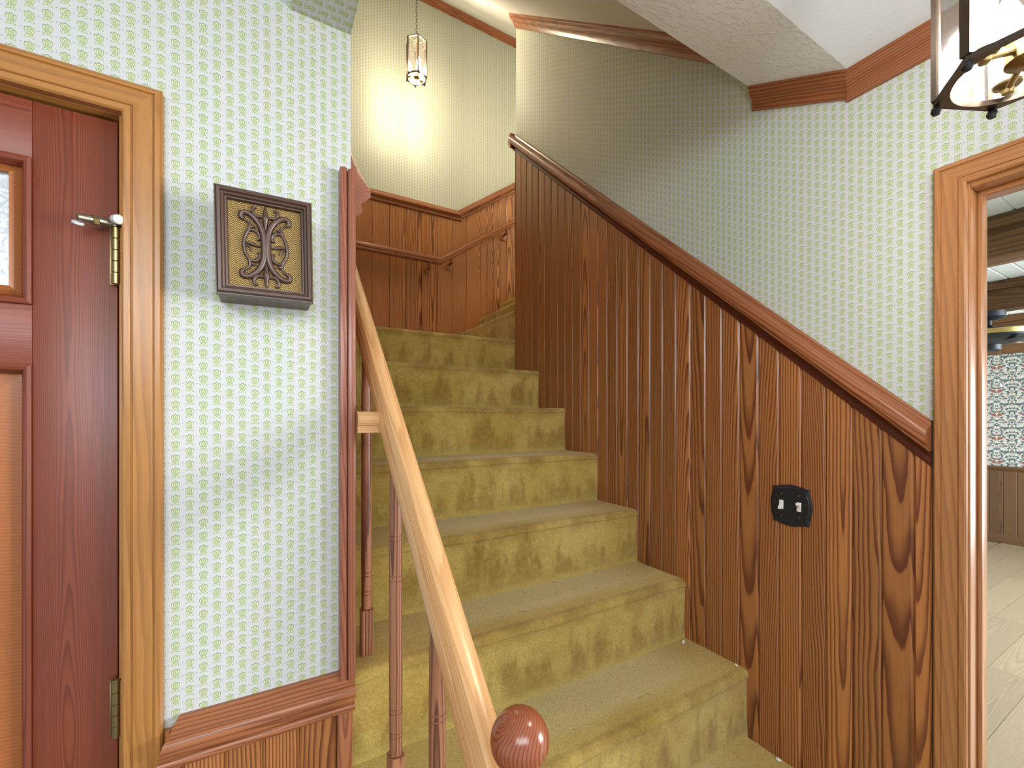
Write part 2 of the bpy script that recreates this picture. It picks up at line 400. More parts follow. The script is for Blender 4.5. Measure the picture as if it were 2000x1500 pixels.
# left wall wainscot below the chair rail
xs = [-.1415, -.115, -.056, .003, .062, .128]
for xa, xb in zip(xs, xs[1:]):
    plank(wl, (xb, LY, 0), xb-xa, 0, H-.52, H-.52, (0, -1, 0), (-1, 0, 0), m_plank)
# inner stair wall boards (side of the stairwell)
def capi(y): return H+.515+.9*(y-.93)
y = .95
while y < BY-.02:
    yb = min(y+.118, BY-.011); plank(wi, (SX, yb, 0), yb-y, .9 if y < 1.3 else 1.2, min(capi(yb), CAPB)-.05, min(capi(y), CAPB)-.05, (1, 0, 0), (0, -1, 0), m_plank_far)
    y += .118
# ------------------------------------------------------------------ trims: caps, chair rail, crowns
def arc(cx, cy, r, a0, a1, n=6): return [(cx+r*math.cos(R(a0+(a1-a0)*i/n)), cy+r*math.sin(R(a0+(a1-a0)*i/n))) for i in range(n+1)]
cap_u = [(0, 0), (.010, 0), (.014, -.004), (.015, -.012), (.020, -.014)]+arc(.022, -.034, .020, 88, 0, 6)+[(.042, -.050), (.038, -.054), (.036, -.062), (.030, -.066), (0, -.066)]
cap_l = [(0, -.066), (.030, -.066)]+arc(.031, -.085, .0165, 96, 190, 6)[1:]+[(.0145, -.094), (.012, -.100), (0, -.100)]
t = empty('trim_1', (WX, .356, H-.1), kind='structure')
p0, p1 = (WX, .356, H-.008), (WX, RE+.004, capz(RE+.004))
sweep('cap_rail', cap_u, p0, p1, (-1, 0, 0), (0, 0, 1), m_trim, t, m1=(.5, 0))
sweep('cove_moulding', cap_l, p0, p1, (-1, 0, 0), (0, 0, 1), m_cove, t, m1=(.5, 0))
sweep('end_return', [(0, 0), (.012, 0), (.022, -.02), (.03, -.04), (.028, -.06), (.012, -.08), (0, -.09)], (WX-.036, RE+.004, capz(RE)+.002), (1.38, RE+.004, capz(RE)+.002), (0, 1, 0), (0, 0, 1), m_trim, t)
cap_b = [(0, 0), (.012, 0), (.016, -.010), (.034, -.028), (.040, -.034), (.040, -.044), (.030, -.052), (.022, -.058), (.024, -.066), (.022, -.074), (.010, -.080), (0, -.080)]
t = empty('trim_2', (SX, BY, CAPB), kind='structure')
sweep('cap_rail', cap_b, (SX, BY, CAPB), (1.305, BY, CAPB), (0, -1, 0), (0, 0, 1), m_trim, t, m1=(0, -.35))
sweep('cap_rail', cap_b, (1.305, BY, CAPB), (2.3, BY, capb(2.3)), (0, -1, 0), (0, 0, 1), m_trim, t, m0=(0, -.3))
t = empty('trim_3', (SX, .93, capi(.93)), kind='structure')
yk = .93+(CAPB-capi(.93))/.9
cap_i = [(a*1.08, b*1.3) for a, b in cap_b]
sweep('cap_rail', cap_i, (SX, .935, capi(.935)), (SX, yk, CAPB), (1, 0, 0), (0, 0, 1), m_trim_red, t)
sweep('cap_rail', cap_b, (SX, yk, CAPB), (SX, BY, CAPB), (1, 0, 0), (0, 0, 1), m_trim, t, m1=(-1, 0))
# left chair rail, corner post and end strip
t = empty('trim_4', (-.14, LY, H-.57), kind='structure')
chair = [(0, 0), (.008, 0), (.012, -.004), (.030, -.018)]+arc(.030, -.030, .012, 90, 0, 5)+[(.042, -.034), (.036, -.040), (.034, -.050), (.026, -.054), (.020, -.055)]+arc(.024, -.0635, .0085, 80, -80, 6)+[(.018, -.074), (.012, -.080), (0, -.080)]
sweep('chair_rail', chair, (-.1185, LY, H-.503), (SX+.003, LY, H-.503), (0, -1, 0), (0, 0, 1), m_trim, t, m0=(-.25, .32))
cbox('corner_strip', (.1325, .1460, LY-.024, LY, H-.515, H+.489), m_trim_red, t, .003, 'Z')
cbox('corner_strip', (.1465, .1615, LY-.028, LY+.006, H-.515, H+.487), m_trim_red, t, .004, 'Z')
cbox('end_strip', (.129, .1575, LY-.015, LY+.004, 0, H-.575), m_trim, t, .003, 'Z')
# crowns
crown = [(0, 0), (.040, 0), (.040, -.007), (.036, -.011), (.034, -.022), (.028, -.030), (.021, -.034), (.0205, -.037), (.017, -.040), (.012, -.050), (.008, -.061), (0, -.061)]
t = empty('trim_5', (WX, .5, H+.85), kind='structure')
sweep('crown_moulding', crown, (WX, -1.6, H+.855), (WX, .502, H+.855), (-1, 0, 0), (0, 0, 1), m_trim, t, m1=(0, -.233))
sweep('crown_moulding', crown, (WX, .502, H+.855), (WX, .751, H+.978), (-1, 0, 0), (0, 0, 1), m_trim, t, m0=(0, -.233))
cbox('crown_return', (WX-.012, WX, .750, .7565, H+.918, H+.985), m_trim, t, .001, 'Z')
crown2 = [(a*1.08, b*1.15) for a, b in crown]
t = empty('trim_6', (WX, 1.5, H+1.7), kind='structure')
sweep('crown_moulding', crown2, (WX, .76, ceil_z(.76)), (WX, RE, ceil_z(RE)), (-1, 0, 0), (0, 0, 1), m_trim, t, m1=(.35, 0))
sweep('crown_moulding', crown2, (SX, BY, ceil_z(BY)-.005), (3.2, BY, ceil_z(BY)-.005), (0, -1, 0), (0, 0, 1), m_trim, t)
# ------------------------------------------------------------------ doors
cas = [(0, 0), (.014, 0), (.0172, .003), (.0172, .0095), (.0142, .0104), (.0145, .0116), (.0155, .0135), (.0152, .026), (.0155, .0370), (.0135, .0380), (.0138, .0392), (.0165, .0402), (.0165, .048), (.014, .051), (0, .051)]   # b: from the outer to the inner edge
def casing(t, axis, a_out, other, z_top, out, mat, sgn, back=0.0):
    """architrave leg + head; a_out = outer edge along axis, sgn towards the opening"""
    up = Vector((0, 0, 1)); run = Vector(axis)*sgn; o = Vector(out)
    base = Vector(other)+Vector(axis)*a_out
    sweep('casing', cas, base, base+up*z_top, o, run, mat, t, m1=(0, -1))
    sweep('casing', cas, base+up*z_top, base+up*z_top+run*1.02, o, (0, 0, -1), mat, t, m0=(0, 1))
# front door in the left wall
d1 = empty('door_1', (-.62, LY, 0), kind='structure')
casing(d1, (1, 0, 0), -.1400, (0, LY, 0), H+.535, (0, -1, 0), m_casing, -1)
DX = -.2012                                # hinge edge of the leaf
cbox('jamb', (-.1968, -.1905, LY-.001, 1.03, 0, H+DT), m_casing, d1, .001, 'Z')
cbox('jamb', (-1.10, -.1968, LY-.001, 1.03, H+DT-.009, H+DT), m_casing, d1, .001, 'X')
cbox('jamb_stop', (-.224, -.1965, LY+.0525, 1.03, 0, H+DT), m_door, d1, 0, 'Z'); cbox('jamb_stop', (-1.10, -.1965, LY+.0525, 1.03, H+DT-.04, H+DT-.008), m_door, d1, 0, 'X')
dt = H+DT-.0145; fy = LY+.012; by = fy+.04   # leaf top, front and back face
leaf = lambda n, b, al, m=m_door, bev=.0012: cbox(n, b, m, d1, bev, al)
sx = -.2985                                 # inner edge of the hinge stile (panel side)
leaf('stile', (sx, DX, fy, by, .01, dt), 'Z'); leaf('stile', (-1.09, -.99, fy, by, .01, dt), 'Z')
rails = [(H+.391, dt), (H+.079, H+.170), (.01, .25)]
for a, b in rails: leaf('rail', (-.99, sx, fy, by, a, b), 'X')
leaf('mullion', (-.66, -.60, fy, by, H+.170, H+.391), 'Z'); leaf('mullion', (-.66, -.60, fy, by, .25, H+.079), 'Z')
mould = [(0, 0), (.004, 0), (.006, .004), (.004, .008), (0, .010), (-.006, .013), (-.010, .013), (-.010, 0)]
def panel(x0, x1, z0, z1, glassy):
    P = [Vector((x1, fy, z0)), Vector((x1, fy, z1)), Vector((x0, fy, z1)), Vector((x0, fy, z0))]
    ins = [Vector((-1, 0, 0)), Vector((0, 0, -1)), Vector((1, 0, 0)), Vector((0, 0, 1))]
    for i in range(4):
        sweep('panel_moulding', mould, P[i], P[(i+1) % 4], (0, -1, 0), ins[i], m_door, d1, m0=(0, 1), m1=(0, -1))
    bm = bmesh.new()                       # raised field: bevelled border falling back to the groove
    a, b = .012, (.026 if glassy else .046); q = []
    for ins_, yy in ((a, fy+.012), (a+.002, fy+.012), (b, fy+.004)):
        q.append([bm.verts.new((x, yy, z)) for x, z in ((x0+ins_, z0+ins_), (x1-ins_, z0+ins_), (x1-ins_, z1-ins_), (x0+ins_, z1-ins_))])
    for r1, r2 in zip(q, q[1:]):
        for i in range(4): bm.faces.new((r1[i], r1[(i+1) % 4], r2[(i+1) % 4], r2[i]))
    if not glassy: bm.faces.new(q[-1])
    else:
        q2 = [bm.verts.new((v.co.x, fy+.02, v.co.z)) for v in q[-1]]
        for i in range(4): bm.faces.new((q[-1][i], q[-1][(i+1) % 4], q2[(i+1) % 4], q2[i]))
    fin('panel', bm, m_doorp, d1, None, .1)
    if glassy: cbox('glass_pane', (x0+b-.002, x1-b+.002, fy+.010, fy+.014, z0+b-.002, z1-b+.002), m_dglass, d1)
panel(-.60, sx, H+.170, H+.391, True); panel(-.99, -.66, H+.170, H+.391, True)
panel(-.60, sx, .25, H+.079, False); panel(-.99, -.66, .25, H+.079, False)
def hinge(z0, z1):
    h = cbox('hinge', (-.2105, -.1965, fy-.003, fy+.002, z0, z1), m_brass, d1, .0005, 'Z')
    n = 5; L = (z1-z0)/n
    for i in range(n):
        bm = bmesh.new(); r = .0062
        lathe(bm, [(r*.9, 0), (r, .0006), (r, L-.0012), (r*.9, L-.0006)], 16, Mz(-.2005, fy-.010, z0+i*L)); fin('knuckle', bm, m_brass, h)
    bm = bmesh.new(); lathe(bm, [(0, 0), (.0072, 0), (.0072, .003), (.004, .005), (0, .0055)], 16, Mz(-.2005, fy-.010, z1)); fin('pin_cap', bm, m_brass, h)
    return h
hinge(H+.213, H+.304); hinge(H-.512, H-.422); hinge(.2, .295)
# hinge pin door stop: threaded rod to a pad, white rubber tip at the hinge end
st = empty('door_stop', (-.2, fy-.02, H+.318)); par(st, d1)
pa, pb = Vector((-.204, fy-.012, H+.309)), Vector((-.240, fy-.034, H+.303))
bm = bmesh.new(); tube(bm, [pa, pb], .0056, 12); fin('stop_rod', bm, m_zinc, st)
dv = (pb-pa).normalized(); Q = dv.to_track_quat('Z', 'Y').to_matrix().to_4x4()
bm = bmesh.new(); lathe(bm, [(.006, 0), (.0078, .001), (.0078, .007), (.006, .008)], 6, Mz(*(pa+dv*.018)) @ Q); fin('lock_nut', bm, m_brass, st)
bm = bmesh.new(); lathe(bm, [(.0052, 0), (.0072, .0015), (.0072, .012), (.0052, .013)], 16, Mz(*(pa+Vector((.004, -.008, .004)))) @ (Vector((.5, -.75, -.15))).to_track_quat('Z', 'Y').to_matrix().to_4x4()); fin('rubber_tip', bm, m_rubber, st)
bm = bmesh.new(); lathe(bm, [(.0062, 0), (.0072, .001), (.0072, .003), (.0062, .004)], 20, Mz(*(pb+Vector((0, .004, -.006)))) @ (Vector((-.25, .5, -1))).to_track_quat('Z', 'Y').to_matrix().to_4x4()); fin('stop_pad', bm, m_rubber, st)
# doorway in the right wall
d2 = empty('door_2', (WX, -.1, 0), kind='structure')
casing(d2, (0, 1, 0), .3515, (WX, 0, 0), H+.539, (-1, 0, 0), m_casing_r, -1)
cbox('jamb', (WX-.002, 1.39, .297, .303, 0, H+DT), m_casing_r, d2, .002, 'Z')
cbox('jamb', (WX-.002, 1.39, -.55, .297, H+DT-.014, H+DT), m_casing_r, d2, .002, 'Y')
cbox('door_stop_strip', (1.318, 1.352, .289, .297, 0, H+DT-.014), m_casing_r, d2, .002, 'Z')
cbox('door_stop_strip', (1.318, 1.352, -.55, .297, H+DT-.024, H+DT-.014), m_casing_r, d2, .002, 'Y')
cbox('jamb', (WX-.002, 1.39, -.564, -.55, 0, H+DT), m_casing_r, d2, .002, 'Z')
# ------------------------------------------------------------------ staircase
stc = empty('staircase', (.7, .08, 0), label='gold carpeted staircase climbing along the plank wall to a landing', cat='staircase')
def step(x0, x1, y0, y1, z0, z1, wob=.0025, M=None, n=64):
    r = .020; L = y1-y0; h = z1-z0
    prof = [(0, 0)]+[(.002*math.sin(math.pi*i/6), h*.88*i/6) for i in range(1, 7)]
    prof = [(a, b) for a, b in prof if b < h-r-.004]+[(-.003, h-r-.003)]+[(r-.004-r*math.cos(R(a)), h-r+r*math.sin(R(a))) for a in (0, 18, 36, 54, 72, 90)]
    prof += [(r+(L-r)*i/5, h-.0012*math.sin(math.pi*i/5)) for i in range(1, 6)]+[(L+.001, h)]
    bm = bmesh.new(); cols = []
    for i in range(n+1):
        x = (x1-x0)*i/n; col = []
        for a, b in prof:
            e = 0 if b < .002 or a > L-.002 else wob*(math.sin(x*9+z0*7)+.6*math.sin(x*23+z0*17+b*15))
            col.append(bm.verts.new((x, a+(e*.6 if b < h*.95 else 0), b+(e*.35 if b > h*.8 else 0))))
        cols.append(col)
    for c0, c1 in zip(cols, cols[1:]):
        for k in range(len(prof)-1): bm.faces.new((c0[k], c1[k], c1[k+1], c0[k+1]))
    for c in (cols[0], cols[-1]):
        v = bm.verts.new((c[0].co.x, L+.001, 0)); bm.faces.new(list(c)+[v])
    return fin('step', bm, m_carpet, stc, M if M is not None else Mz(x0, y0, z0), .9)
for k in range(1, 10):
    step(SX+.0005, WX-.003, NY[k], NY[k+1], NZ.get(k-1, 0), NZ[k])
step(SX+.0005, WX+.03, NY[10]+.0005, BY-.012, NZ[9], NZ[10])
# upper flight turning right: risers face -X
UX = [1.300, 1.487, 1.675, 1.863, 2.05, 2.24]; UZ = [NZ[10]+.19, NZ[10]+.335, NZ[10]+.478, NZ[10]+.621, NZ[10]+.764]
RX = Matrix(((0, 1, 0, 0), (-1, 0, 0, 0), (0, 0, 1, 0), (0, 0, 0, 1)))   # local x -> -Y, local y -> +X
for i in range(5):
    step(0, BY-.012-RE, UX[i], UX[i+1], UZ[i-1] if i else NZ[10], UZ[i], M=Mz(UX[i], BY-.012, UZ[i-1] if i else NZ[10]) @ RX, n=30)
# ------------------------------------------------------------------ balustrade
RX0 = .220; RS = .916; RC = H-.784
def railz(y): return RC+RS*y
bal = empty('stair_balustrade', (RX0, .363, NZ[2]), label='pine balustrade with round newel knob, turned spindles and sloping handrail', cat='balustrade')
hp = [(-.018, -.024), (.018, -.024), (.018, -.017), (.0145, -.011), (.0145, -.006)]+[(.0055+.0165*math.cos(R(a)), .006+.0195*math.sin(R(a))) for a in (-40, -10, 15, 40, 65, 90)]+\
     [(-.004, .0255), (-.011, .022), (-.015, .015), (-.0168, .009), (-.0150, .004), (-.0100, .0025), (-.0100, .0005), (-.0165, -.002), (-.019, -.012)]
dr = Vector((0, 1, RS)).normalized(); upr = Vector((0, -RS, 1)).normalized()
sweep('handrail', hp, (RX0, .372, railz(.372)), (RX0, 1.95, railz(1.95)), (1, 0, 0), upr, m_rail, bal)
def baluster(x, y, zb, fh=.112):
    zt = railz(y)-.02; s = .0135; L = zt-zb
    b = empty('baluster', (x, y, zb)); par(b, bal)
    Mb = Mz(x, y, zb)
    bm = bmesh.new(); box(bm, 0, fh, -s, s, -s, s)     # square foot with lamb's-tongue shoulders
    bmesh.ops.bevel(bm, geom=[e for e in bm.edges if all(v.co.x > .05 for v in e.verts)], offset=.006, segments=2, affect='EDGES')
    fin('foot_block', bm, m_balu, b, Mb @ ALONGZ)
    g = .0013
    pr = [(.0115, fh-.004)]
    def ring(h, r): return [(r, h-.0012), (r-g, h-.0008), (r-g, h+.0008), (r, h+.0012)]
    for h in (fh+.03, fh+.038, fh+.074, fh+.082, L-.235, L-.226, L-.16, L-.151):
        r = .0118+.0018*min(1, (h-.108)/.3) if h < L*.6 else .0122
        pr += ring(h, r)
    pr += [(.011, L-.03), (.011, L+.004)]
    bm = bmesh.new(); lathe(bm, pr, 16, Matrix(((0, 0, 1, 0), (1, 0, 0, 0), (0, 1, 0, 0), (0, 0, 0, 1))))
    fin('turned_shaft', bm, m_balu, b, Mb @ ALONGZ, .9)
for y, k in ((1.062, 5), (.804, 4), (.585, 3), (1.30, 6), (1.53, 7), (1.76, 8)): baluster(RX0-.003, y, NZ[k], .142 if k == 4 else .112)
sweep('return_rail', [(a*.9, b*.85) for a, b in hp], (.162, .888, H-.010), (RX0-.012, .888, H-.010), (0, -1, 0), (0, 0, 1), m_rail, bal)
nw = empty('newel_post', (RX0, .363, NZ[2])); par(nw, bal)
s = .024; zb = NZ[2]
cb = H-.317
bm = bmesh.new(); box(bm, 0, .30, -s, s, -s, s, .003); fin('newel_base', bm, m_newel, nw, Mz(RX0, .363, zb) @ ALONGZ)
bm = bmesh.new()
Lx = Matrix(((0, 0, 1, 0), (1, 0, 0, 0), (0, 1, 0, 0), (0, 0, 0, 1)))
top = cb-zb
lathe(bm, [(.024, .30), (.018, .315), (.020, .33), (.022, .40), (.020, .55), (.022, top-.16), (.024, top-.15), (.024, top-.06), (.021, top-.052), (.014, top-.044), (.012, top-.034), (.014, top-.026)], 24, Lx)
fin('newel_shaft', bm, m_newel, nw, Mz(RX0, .363, zb) @ ALONGZ, .8)
bm = bmesh.new(); rb = .0292
lathe(bm, [(rb*math.sin(R(a)), -rb*math.cos(R(a))*1.02) for a in range(0, 181, 10)], 32, Lx)
fin('ball_finial', bm, m_newel, nw, Mz(RX0, .363, cb) @ ALONGZ, 1.2)
# ------------------------------------------------------------------ wall handrail on the back wall
whr = empty('wall_handrail', (1.0, BY-.06, H+1.12), label='pine wall handrail bracketed to the planked back wall above the landing', cat='handrail')
wp = [(-.02, -.026), (.014, -.026), (.018, -.018), (.016, -.010), (.021, -.004)]+[(.021*math.cos(R(a)), .006+.02*math.sin(R(a))) for a in (10, 40, 70, 90, 120, 150)]+[(-.022, -.004), (-.018, -.016)]
yr = BY-.075; zr = H+1.150
sweep('handrail', wp, (SX+.02, yr, zr), (1.14, yr, zr), (0, -1, 0), (0, 0, 1), m_trim, whr, m1=(0, -.3))
sweep('handrail', wp, (1.14, yr, zr), (2.2, yr, zr+1.06*.68), (0, -1, 0), (0, 0, 1), m_trim, whr, m0=(0, -.3))
for bx in (.45, 1.06, 1.23, 1.70):
    bz = zr+max(0, bx-1.14)*.68
    bm = bmesh.new(); box(bm, bx-.018, bx+.018, BY-.018, BY-.010, bz-.10, bz-.055, .002)
    box(bm, bx-.008, bx+.008, yr-.004, BY-.014, bz-.066, bz-.05, .002); box(bm, bx-.008, bx+.008, yr-.008, yr+.008, bz-.056, bz-.022)
    fin('bracket', bm, m_trim, whr)
# ------------------------------------------------------------------ lanterns
def lantern(cx, cy, zb, side, hgt, ang0, zceil, label, bulbmat, rodtop):
    root = empty('hanging_lantern', (cx, cy, zb), label=label, cat='lantern', group=None)
    V = lambda i, r=side: (cx+r*math.cos(ang0+i*math.pi/3), cy+r*math.sin(ang0+i*math.pi/3))
    k = side/.076; T = Mz
    # bottom plate: hexagon outside, round opening inside
    def plate(name, z0, z1, rin, rout):
        bm = bmesh.new(); N = 48; ring = []
        for z in (z0, z1):
            oi, ii = [], []
            for j in range(N):
                a = 2*math.pi*j/N; am = (a % (math.pi/3))-math.pi/6; ro = rout*math.cos(math.pi/6)/math.cos(am)
                oi.append(bm.verts.new((cx+ro*math.cos(a+ang0), cy+ro*math.sin(a+ang0), z))); ii.append(bm.verts.new((cx+rin*math.cos(a+ang0), cy+rin*math.sin(a+ang0), z)))
            ring.append((oi, ii))
        (o0, i0), (o1, i1) = ring
        for j in range(N):
            q = (j+1) % N
            bm.faces.new((o0[j], o0[q], i0[q], i0[j])); bm.faces.new((o1[j], i1[j], i1[q], o1[q]))
            bm.faces.new((o0[j], o1[j], o1[q], o0[q])); bm.faces.new((i0[j], i0[q], i1[q], i1[j]))
        return fin(name, bm, m_bronze, root)
    plate('bottom_plate', zb, zb+.006*k, side*.80, side*1.01)
    plate('top_plate', zb+hgt, zb+hgt+.006*k, side*.74, side*1.01)
    for i in range(3):
        bm = bmesh.new(); box(bm, -side*.9, side*.9, -.003*k, .003*k, 0, .004*k); fin('top_bar', bm, m_bronze, root, T(cx, cy, zb+hgt+.001*k) @ Matrix.Rotation(ang0+i*math.pi/3, 4, 'Z'))
    for i in range(6):
        x, y = V(i); a = ang0+i*math.pi/3
        bm = bmesh.new(); box(bm, -.0035*k, .0035*k, -.005*k, .005*k, 0, hgt-.006*k)
        fin('corner_bar', bm, m_bronze, root, T(x-.002*k*math.cos(a), y-.002*k*math.sin(a), zb+.006*k) @ Matrix.Rotation(a, 4, 'Z'))
        bm = bmesh.new(); lathe(bm, [(0, -.010*k), (.0035*k, -.0095*k), (.0052*k, -.006*k), (.0045*k, -.002*k), (.0025*k, 0)], 14, T(*V(i, side*.97), zb)); fin('knob', bm, m_iron, root)
        a2 = a+math.pi/6; ap = side*math.cos(math.pi/6)*.985; hw = side/2*.92
        bm = bmesh.new(); box(bm, -.0008, .0008, -hw, hw, 0, hgt-.007*k)
        fin('glass_pane', bm, m_glass, root, T(cx+ap*math.cos(a2), cy+ap*math.sin(a2), zb+.0065*k) @ Matrix.Rotation(a2, 4, 'Z'))
    # candle cluster: hub on a centre stem, three arms with candle sleeves and bulbs
    hz = zb+.004*k
    bm = bmesh.new(); lathe(bm, [(0, -.012*k), (.004*k, -.011*k), (.006*k, -.006*k), (.004*k, -.002*k), (.014*k, 0), (.020*k, .003*k), (.020*k, .026*k), (.016*k, .030*k), (.005*k, .034*k), (.0035*k, .06*k), (.0035*k, zb+hgt-hz)], 20, T(cx, cy, hz)); fin('hub', bm, m_brass, root)
    for i in range(3):
        a = R(150)+i*2*math.pi/3
        e = (cx+(.050*k)*math.cos(a), cy+(.050*k)*math.sin(a))
        arm = empty('arm', (cx, cy, hz)); par(arm, root)
        bm = bmesh.new(); tube(bm, catmull([Vector((cx+.018*k*math.cos(a), cy+.018*k*math.sin(a), hz+.012*k)), Vector((cx+.034*k*math.cos(a), cy+.034*k*math.sin(a), hz+.008*k)), Vector((e[0], e[1], hz+.004*k))]), .0035*k, 10)
        lathe(bm, [(0, 0), (.005*k, .001*k), (.006*k, .005*k), (.004*k, .009*k)], 12, T(*e, hz-.002*k)); fin('arm_tube', bm, m_brass, arm)
        bm = bmesh.new(); lathe(bm, [(.004*k, .006*k), (.012*k, .008*k), (.013*k, .010*k), (.006*k, .012*k)], 18, T(*e, hz)); fin('drip_pan', bm, m_brass, arm)
        bm = bmesh.new(); lathe(bm, [(.0058*k, .012*k), (.0058*k, .050*k), (.004*k, .051*k)], 14, T(*e, hz)); fin('candle_sleeve', bm, m_white, arm)
        bm = bmesh.new(); lathe(bm, [(.006*k, .051*k), (.0115*k, .062*k), (.0145*k, .074*k), (.013*k, .088*k), (.007*k, .104*k), (.002*k, .116*k), (0, .117*k)], 16, T(*e, hz)); fin('bulb', bm, bulbmat, arm, None, 1.5)
    # crown, loop, chain, ceiling canopy
    zt = zb+hgt+.006*k
    bm = bmesh.new(); lathe(bm, [(side*.30, 0), (side*.30, .006*k), (side*.20, .014*k), (side*.14, .030*k), (side*.18, .038*k), (side*.10, .048*k), (.003*k, .054*k), (.003*k, .058*k)], 20, T(cx, cy, zt)); fin('crown_cap', bm, m_brass, root)
    bm = bmesh.new(); z = zt+.052*k; i = 0; lk = .022*k
    while z < zceil-.02:
        q = [Vector((cx+(.006*k*math.cos(t) if i % 2 else 0), cy+(0 if i % 2 else .006*k*math.cos(t)), z+lk*.6+lk*.62*math.sin(t))) for t in [2*math.pi*j/12 for j in range(13)]]
        tube(bm, q, .0013*k, 6, axis=Vector((.37, .2, .1))); z += lk; i += 1
    fin('chain', bm, m_bronze, root)
    bm = bmesh.new(); lathe(bm, [(.004, -.03), (.01, -.024), (.04, -.012), (.05, -.003), (.05, .004)], 24, T(cx, cy, zceil)); fin('ceiling_canopy', bm, m_brass, root)
    return root
lantern(.682, .115, H+.36, .073, .26, R(34), H+.854, 'large hexagonal glass and brass lantern hanging nearest, top right corner', m_bulb, 0)
lantern(.83, 2.60, H+2.09, .066, .22, R(20), ceil_z(2.60)-.04, 'small hexagonal glass lantern hanging on a chain over the stair landing', m_bulb2, 0)
# ------------------------------------------------------------------ carved plaque on the left wall
PX, PZ, PT = .0071, H+.2890, .078          # centre and depth
FY = LY-PT; hw, hh = .0716, .0875
pq = empty('wall_plaque', (PX, LY, PZ), label='dark framed square plaque with carved scrollwork on gold woven cloth', cat='plaque')
tilt = Matrix.Rotation(R(-1.0), 4, 'Y')
PM = Mz(PX, FY, PZ) @ tilt
def pm(o): return o
bm = bmesh.new(); box(bm, -hw+.002, hw-.002, .014, PT-.0008, -hh+.002, hh-.002); fin('box_back', bm, m_frame, pq, PM)
fp = [(0, 0), (0, .0015), (-.004, .004), (-.0045, .008), (-.001, .010), (0, .0125), (.004, .0145), (.004, .0165), (.010, .018), (.016, .018), (.016, 0)]
cs = [Vector((-hw, 0, -hh)), Vector((-hw, 0, hh)), Vector((hw, 0, hh)), Vector((hw, 0, -hh))]
inn = [Vector((1, 0, 0)), Vector((0, 0, -1)), Vector((-1, 0, 0)), Vector((0, 0, 1))]
for i in range(4):
    p, q = cs[i], cs[(i+1) % 4]
    sweep('frame_side', fp, PM @ p, PM @ q, PM.to_3x3() @ Vector((0, 1, 0)), PM.to_3x3() @ inn[i], m_frame, pq, m0=(0, 1), m1=(0, -1))
bm = bmesh.new(); box(bm, -hw+.016, hw-.016, -.0015, .0015, -hh+.016, hh-.016)
bm.free(); bm = bmesh.new(); box(bm, -hw+.0165, hw-.0165, -hh+.0165, hh-.0165, 0, .003)
fin('cloth_panel', bm, m_weave, pq, PM @ Mz(0, .0135, 0) @ Matrix.Rotation(R(90), 4, 'X'))
AW, AH = hw-.018, (hh-.018)*.98
def scroll(pts, r0, r1=None, y=.008, n=6, thick=1.0):
    P = catmull([Vector((u*AW, y, v*AH)) for u, v in pts], n); N = len(P)
    r1 = r0 if r1 is None else r1
    rr = [(r0*(1-abs(2*i/(N-1)-1))+r1*abs(2*i/(N-1)-1)) for i in range(N)]
    return P, rr
def carve(name, shapes):
    bm = bmesh.new()
    for pts, r0, r1 in shapes:
        P, rr = scroll(pts, r0, r1); tube(bm, P, rr, 8, 1.0, Vector((0, 1, 0)))
    return fin(name, bm, m_scroll, pq, PM, 1.2)
mir = lambda pts: [(-u, v) for u, v in pts]
flip = lambda pts: [(u, -v) for u, v in pts]
Cc = [(-.58, .62), (-.66, .66), (-.64, .76), (-.52, .78), (-.38, .73), (-.20, .58), (-.08, .36), (-.045, .12), (-.045, -.12), (-.08, -.36), (-.20, -.58), (-.38, -.73), (-.52, -.78), (-.64, -.76), (-.66, -.66), (-.58, -.62)]
vine = [(-.56, .60), (-.44, .54), (-.46, .38), (-.55, .22), (-.60, .02), (-.56, -.20), (-.46, -.36), (-.46, -.52), (-.58, -.62)]
sc = [(-.56, .20), (-.48, .34), (-.32, .38), (-.19, .30), (-.18, .18), (-.25, .16)]
lf = [(-.46, .38), (-.38, .46), (-.28, .46)]
sp = [(-.60, .03), (-.46, .05), (-.28, .01), (-.10, 0)]
sp2 = [(-.58, .0), (-.46, -.03), (-.40, -.12), (-.42, -.16)]
for mf in (lambda p: p, mir):
    carve('scroll', [(mf(Cc), .0058, .0036)])
    carve('vine', [(mf(vine), .0030, .0020), (mf(sc), .0030, .0016), (mf(flip(sc)), .0030, .0016), (mf(lf), .0026, .0008), (mf(flip(lf)), .0026, .0008), (mf(sp), .0034, .0008), (mf(sp2), .0020, .0008)])
for fl in (lambda p: p, flip):
    hk = [(0, .66), (-.10, .74), (-.24, .74), (-.34, .84), (-.32, .95), (-.24, .94)]
    stem = [(0, 1.0), (0, .86), (0, .70), (0, .56), (0, .40)]
    carve('fleuron', [(fl(stem), .0056, .0012), (fl(hk), .0030, .0022), (fl(mir(hk)), .0030, .0022), (fl([(0, .98), (-.02, .86), (-.06, .76)]), .0022, .001), (fl([(0, .98), (.02, .86), (.06, .76)]), .0022, .001)])
